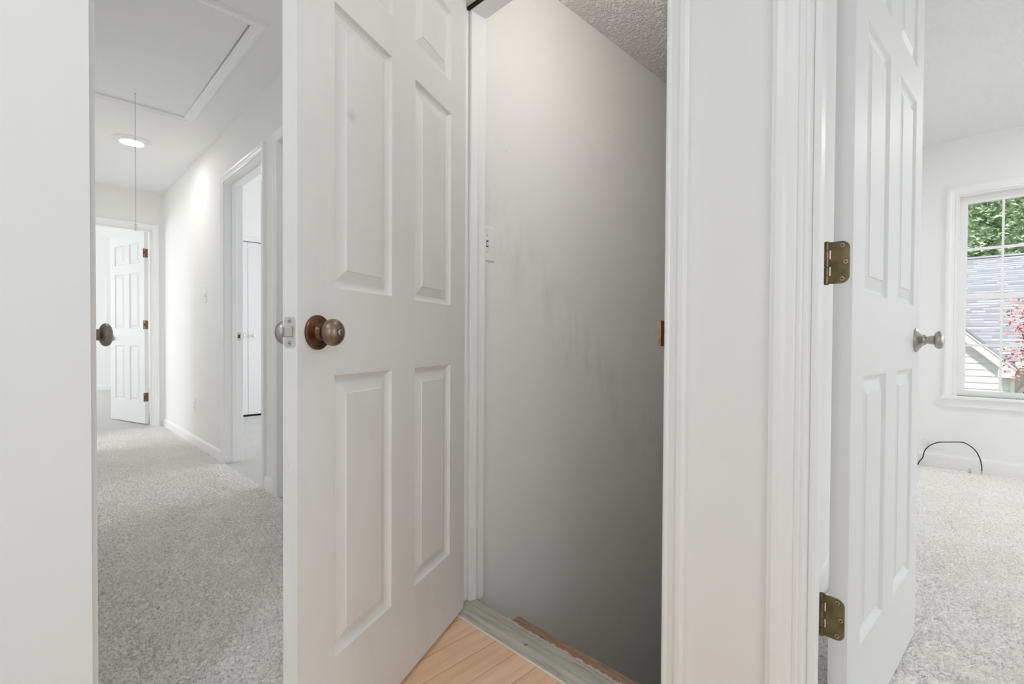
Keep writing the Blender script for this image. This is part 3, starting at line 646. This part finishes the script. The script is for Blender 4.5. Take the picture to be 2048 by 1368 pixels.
# ------------------------------------------------------------------ windows
def window(n, label, F, s0, s1, z0, z1, ncol, depth=.14, mid=None, stool=True):
    """double hung; s0..z1 = rough opening; F(s,z,v) v towards the room"""
    e = empty('window_%d' % n); tag(e, label, 'window', kind='structure')
    def fb(bm, a0, a1, b0, b1, v0, v1):
        p = [F(s, z, v) for s in (a0, a1) for z in (b0, b1) for v in (v0, v1)]
        box(bm, [min(q[i] for q in p) for i in range(3)], [max(q[i] for q in p) for i in range(3)])
    bm = bmesh.new(); j = .012
    fb(bm, s0, s0+j, z0, z1, 0, -depth); fb(bm, s1-j, s1, z0, z1, 0, -depth); fb(bm, s0+j, s1-j, z1-j, z1, 0, -depth); fb(bm, s0+j, s1-j, z0, z0+j, -.06, -depth-.02)
    obj('window_frame', bm, M_trim, e)
    bm = bmesh.new(); rings = []
    for u, v in PROF: u *= 1.1; rings.append([F(s0-u, z0, v), F(s0-u, z1+u, v), F(s1+u, z1+u, v), F(s1+u, z0, v)])
    for a, b in zip(rings, rings[1:]):
        va = [bm.verts.new(p) for p in a]; vb = [bm.verts.new(p) for p in b]
        for i in range(3): bm.faces.new((va[i], va[i+1], vb[i+1], vb[i]))
    obj('casing', bm, M_trim, e)
    if stool:
        bm = bmesh.new(); fb(bm, s0-.072, s1+.072, z0-.022, z0, .030, -.005); fb(bm, s0, s1, z0-.022, z0, -.005, -.07)
        obj('sill', bm, M_trim, e, bevel=.004)
        bm = bmesh.new(); fb(bm, s0-.060, s1+.060, z0-.078, z0-.022, .015, -.002); obj('apron', bm, M_trim, e, bevel=.003)
    mid = mid or (z0+z1)/2
    a0, a1 = s0+j, s1-j
    for nm, b0, b1, v0, v1, bot, top in (('upper_sash', mid-.012, z1-j, -.095, -.065, .030, .048), ('lower_sash', z0-.0015, mid+.020, -.062, -.030, .042, .036)):
        st_ = .040; bm = bmesh.new()
        fb(bm, a0, a0+st_, b0, b1, v0, v1); fb(bm, a1-st_, a1, b0, b1, v0, v1); fb(bm, a0+st_, a1-st_, b0, b0+bot, v0, v1); fb(bm, a0+st_, a1-st_, b1-top, b1, v0, v1)
        sh = obj(nm, bm, M_trim, e, bevel=.002)
        g0, g1, h0, h1 = a0+st_, a1-st_, b0+bot, b1-top; vm = (v0+v1)/2
        bm = bmesh.new()
        for i in range(1, ncol): c = g0 + (g1-g0)*i/ncol; fb(bm, c-.0065, c+.0065, h0, h1, vm-.007, vm+.009)
        c = (h0+h1)/2; fb(bm, g0, g1, c-.0095, c+.0095, vm-.0062, vm+.0082)
        obj('muntins', bm, M_trim, sh)
        bm = bmesh.new(); fb(bm, g0, g1, h0, h1, vm-.001, vm+.001); obj('pane', bm, M_glass, sh)
    return e
FWn = lambda s, z, v: Vector((s, RY1 - v, z))
window(1, 'double-hung window with white grilles overlooking the neighbouring roof', FWn, WX0, WX1, WZ0, WZ1, 4, mid=1.24)
FFn = lambda s, z, v: Vector((-11.25 + v, s, z))
window(2, 'narrow sliver of a window beyond the far door', FFn, 1.085, 1.60, .73, 1.93, 3)

# ------------------------------------------------------------------ outside
nb = empty('house', (0, 0, 0)); tag(nb, 'neighbouring house with grey shingle roof and cream siding', 'house')
# main roof plane: local y runs up the slope so the shingle courses follow it
ey, ez, ry, rz_ = 12.25, .60, 17.3, 3.10
sl = math.hypot(ry-ey, rz_-ez); ra = math.atan2(rz_-ez, ry-ey)
bm = bmesh.new(); box(bm, (-8, 0, -.09), (9, sl, 0))
rf = obj('roof', bm, M_shin, nb); rf.location = (0, ey, ez); rf.rotation_euler = (ra, 0, 0)
o = obj('ridge_cap', boxes(((-8, sl-.10, 0), (9, sl+.04, .02))), M_shin, rf)
bm = bmesh.new(); box(bm, (-8, 0, -.09), (9, 2.2, 0)); o = obj('roof', bm, M_shin, nb); o.location = (0, ry, rz_); o.rotation_euler = (-ra, 0, 0)
# gable wall with lap siding: rake line from (x0,z0) down to (x1,z1) at y=12
def rk(x): return 1.114 - (x + .49)*1.0
bm = bmesh.new(); z = -3.2; ex = .114; yw = 12.0
while z < 1.6:
    zt = z + ex + .012
    def xr(zz): return min(.098, -.49 + (1.06 - zz))
    xa, xb = -3.2, xr(z)
    xb2 = xr(min(zt, 3))
    if xb > xa:
        r1 = [(xa, yw-.016, z), (xb, yw-.016, z), (xb, yw+.02, z), (xa, yw+.02, z)]
        r2 = [(xa, yw-.002, zt), (max(xb2, xa+.01), yw-.002, zt), (max(xb2, xa+.01), yw+.02, zt), (xa, yw+.02, zt)]
        loft(bm, [r1, r2], True, True)
    z += ex
obj('siding', bm, M_siding, nb)
# rake board, with its overhang, soffit and cornice return
def slanted(xa, za, xb, zb, dz, y0_, y1_):
    bm = bmesh.new(); loft(bm, [[(xa, y0_, za), (xa, y1_, za), (xa, y1_, za-dz), (xa, y0_, za-dz)], [(xb, y0_, zb), (xb, y1_, zb), (xb, y1_, zb-dz), (xb, y0_, zb-dz)]], True, True); return bm
obj('rake_board', slanted(-1.6, 2.225, .150, .475, .165, 11.80, 12.05), M_rake, nb)
obj('rake_molding', slanted(-1.6, 2.265, .165, .500, .05, 11.775, 11.82), M_rake, nb)
obj('gable_roof', slanted(-1.6, 2.29, .19, .50, .03, 11.76, 14.5), M_shin, nb)
obj('cornice_return', boxes(((-.06, 11.79, .33), (.15, 12.06, .46))), M_rake, nb)
obj('corner_board', boxes(((.095, 11.97, -3.2), (.145, 12.6, .36))), M_rake, nb)
obj('gutter', boxes(((.15, 12.02, .50), (6, 12.18, .60))), M_rake, nb)
obj('soffit', boxes(((.14, 12.1, .47), (6, 12.6, .50))), M_rake, nb)
obj('wall', boxes(((.12, 12.55, -3.2), (7, 12.7, .6))), M_siding, nb)
wn_ = empty('window', parent=nb)
bm = bmesh.new(); rings = []
arc = [(.19, -1.2)] + [(.19 + .55*(1-math.cos(math.pi/2*i/8)), .02 + .30*math.sin(math.pi/2*i/8)) for i in range(9)] + [(2.2, .32), (2.2, -1.2)]
arc2 = [(.25, -1.14)] + [(.25 + .52*(1-math.cos(math.pi/2*i/8)), .0 + .26*math.sin(math.pi/2*i/8)) for i in range(9)] + [(2.14, .26), (2.14, -1.14)]
loft(bm, [[(x, 12.56, z) for x, z in arc], [(x, 12.50, z) for x, z in arc], [(x, 12.50, z) for x, z in arc2], [(x, 12.56, z) for x, z in arc2]]); obj('window_trim', bm, M_rake, wn_)
bm = bmesh.new(); bm.faces.new([bm.verts.new((x, 12.545, z)) for x, z in arc2]); obj('pane', bm, M_dark, wn_)
st('ground', boxes(((-60, -60, -3.4), (60, 90, -3.2))), M_grass, 'lawn far below the windows', 'lawn')

def tree(name, label, cat, c, rx, ry_, rz, nleaf, size, m, trunk, branches=0, core=True, seed=1):
    R = random.Random(seed); e = empty(name, (c[0], c[1], -3.2)); tag(e, label, cat)
    bm = bmesh.new(); cz = c[2] + 3.2
    for i in range(nleaf):
        while True:
            p = Vector((R.uniform(-1, 1), R.uniform(-1, 1), R.uniform(-1, 1)))
            if .45 < p.length < 1: break
        bulge = 1 + .16*math.sin(5*p.x+seed)*math.cos(4*p.z) + .10*math.sin(11*p.y)
        q = Vector((p.x*rx*bulge, p.y*ry_*bulge, cz + p.z*rz*bulge))
        d = Vector((R.gauss(0, 1), R.gauss(0, 1), R.gauss(-.3, .5))).normalized(); t = d.orthogonal().normalized()
        t = (t + Vector((0, 0, R.uniform(-.3, .3)))).normalized(); s = size*R.uniform(.6, 1.3)
        a = [q - d*s, q + t*s*.5, q + d*s, q - t*s*.5]; nrm = d.cross(t)*s*.15; a[1] += nrm; a[3] += nrm
        v = [bm.verts.new(x) for x in a]; bm.faces.new((v[0], v[1], v[2])); bm.faces.new((v[0], v[2], v[3]))
    if core:
        s0 = len(bm.verts); bmesh.ops.create_icosphere(bm, subdivisions=3, radius=1, matrix=Matrix.Translation((0, 0, cz)) @ Matrix.Diagonal((rx*.62, ry_*.62, rz*.62, 1)))
    f = obj('foliage', bm, m, e); f['kind'] = 'stuff'
    bm = bmesh.new(); tube(bm, [(0, 0, 0), (.1, 0, cz*.5), (0, .1, cz)], [trunk, trunk*.8, trunk*.4])
    for i in range(branches):
        a = R.uniform(0, 6.28); k_ = R.uniform(.4, .95)
        tube(bm, catmull([(0, 0, cz*.6), (math.cos(a)*rx*.4*k_, math.sin(a)*ry_*.4*k_, cz*.85), (math.cos(a)*rx*k_, math.sin(a)*ry_*k_, cz + R.uniform(-.5, .6)*rz)], 4), [trunk*.25*(1-j/9.) + .004 for j in range(9)], 5)
    obj('trunk', bm, M_bark, e)
    return e
tree('tree', 'tall green leafy tree behind the neighbouring roof', 'tree', (-1.9, 22.5, 4.6), 4.2, 2.2, 4.6, 42000, .085, M_green, .25, 4, seed=3)
tree('tree', 'green leafy tree at the right behind the neighbouring roof', 'tree', (7.4, 26, 4.2), 4.2, 2.4, 4.8, 9000, .16, M_green, .25, 4, seed=5)
tree('red_maple', 'red-leaved maple in front of the neighbouring roof', 'tree', (1.06, 8.6, .98), 1.14, .9, .70, 10000, .025, M_red, .07, 14, core=False, seed=9)
tree('tree', 'green tree outside the far bedroom window', 'tree', (-19, 3.6, 1.0), 3, 3.5, 4.2, 4000, .26, M_green, .2, 0, seed=11)
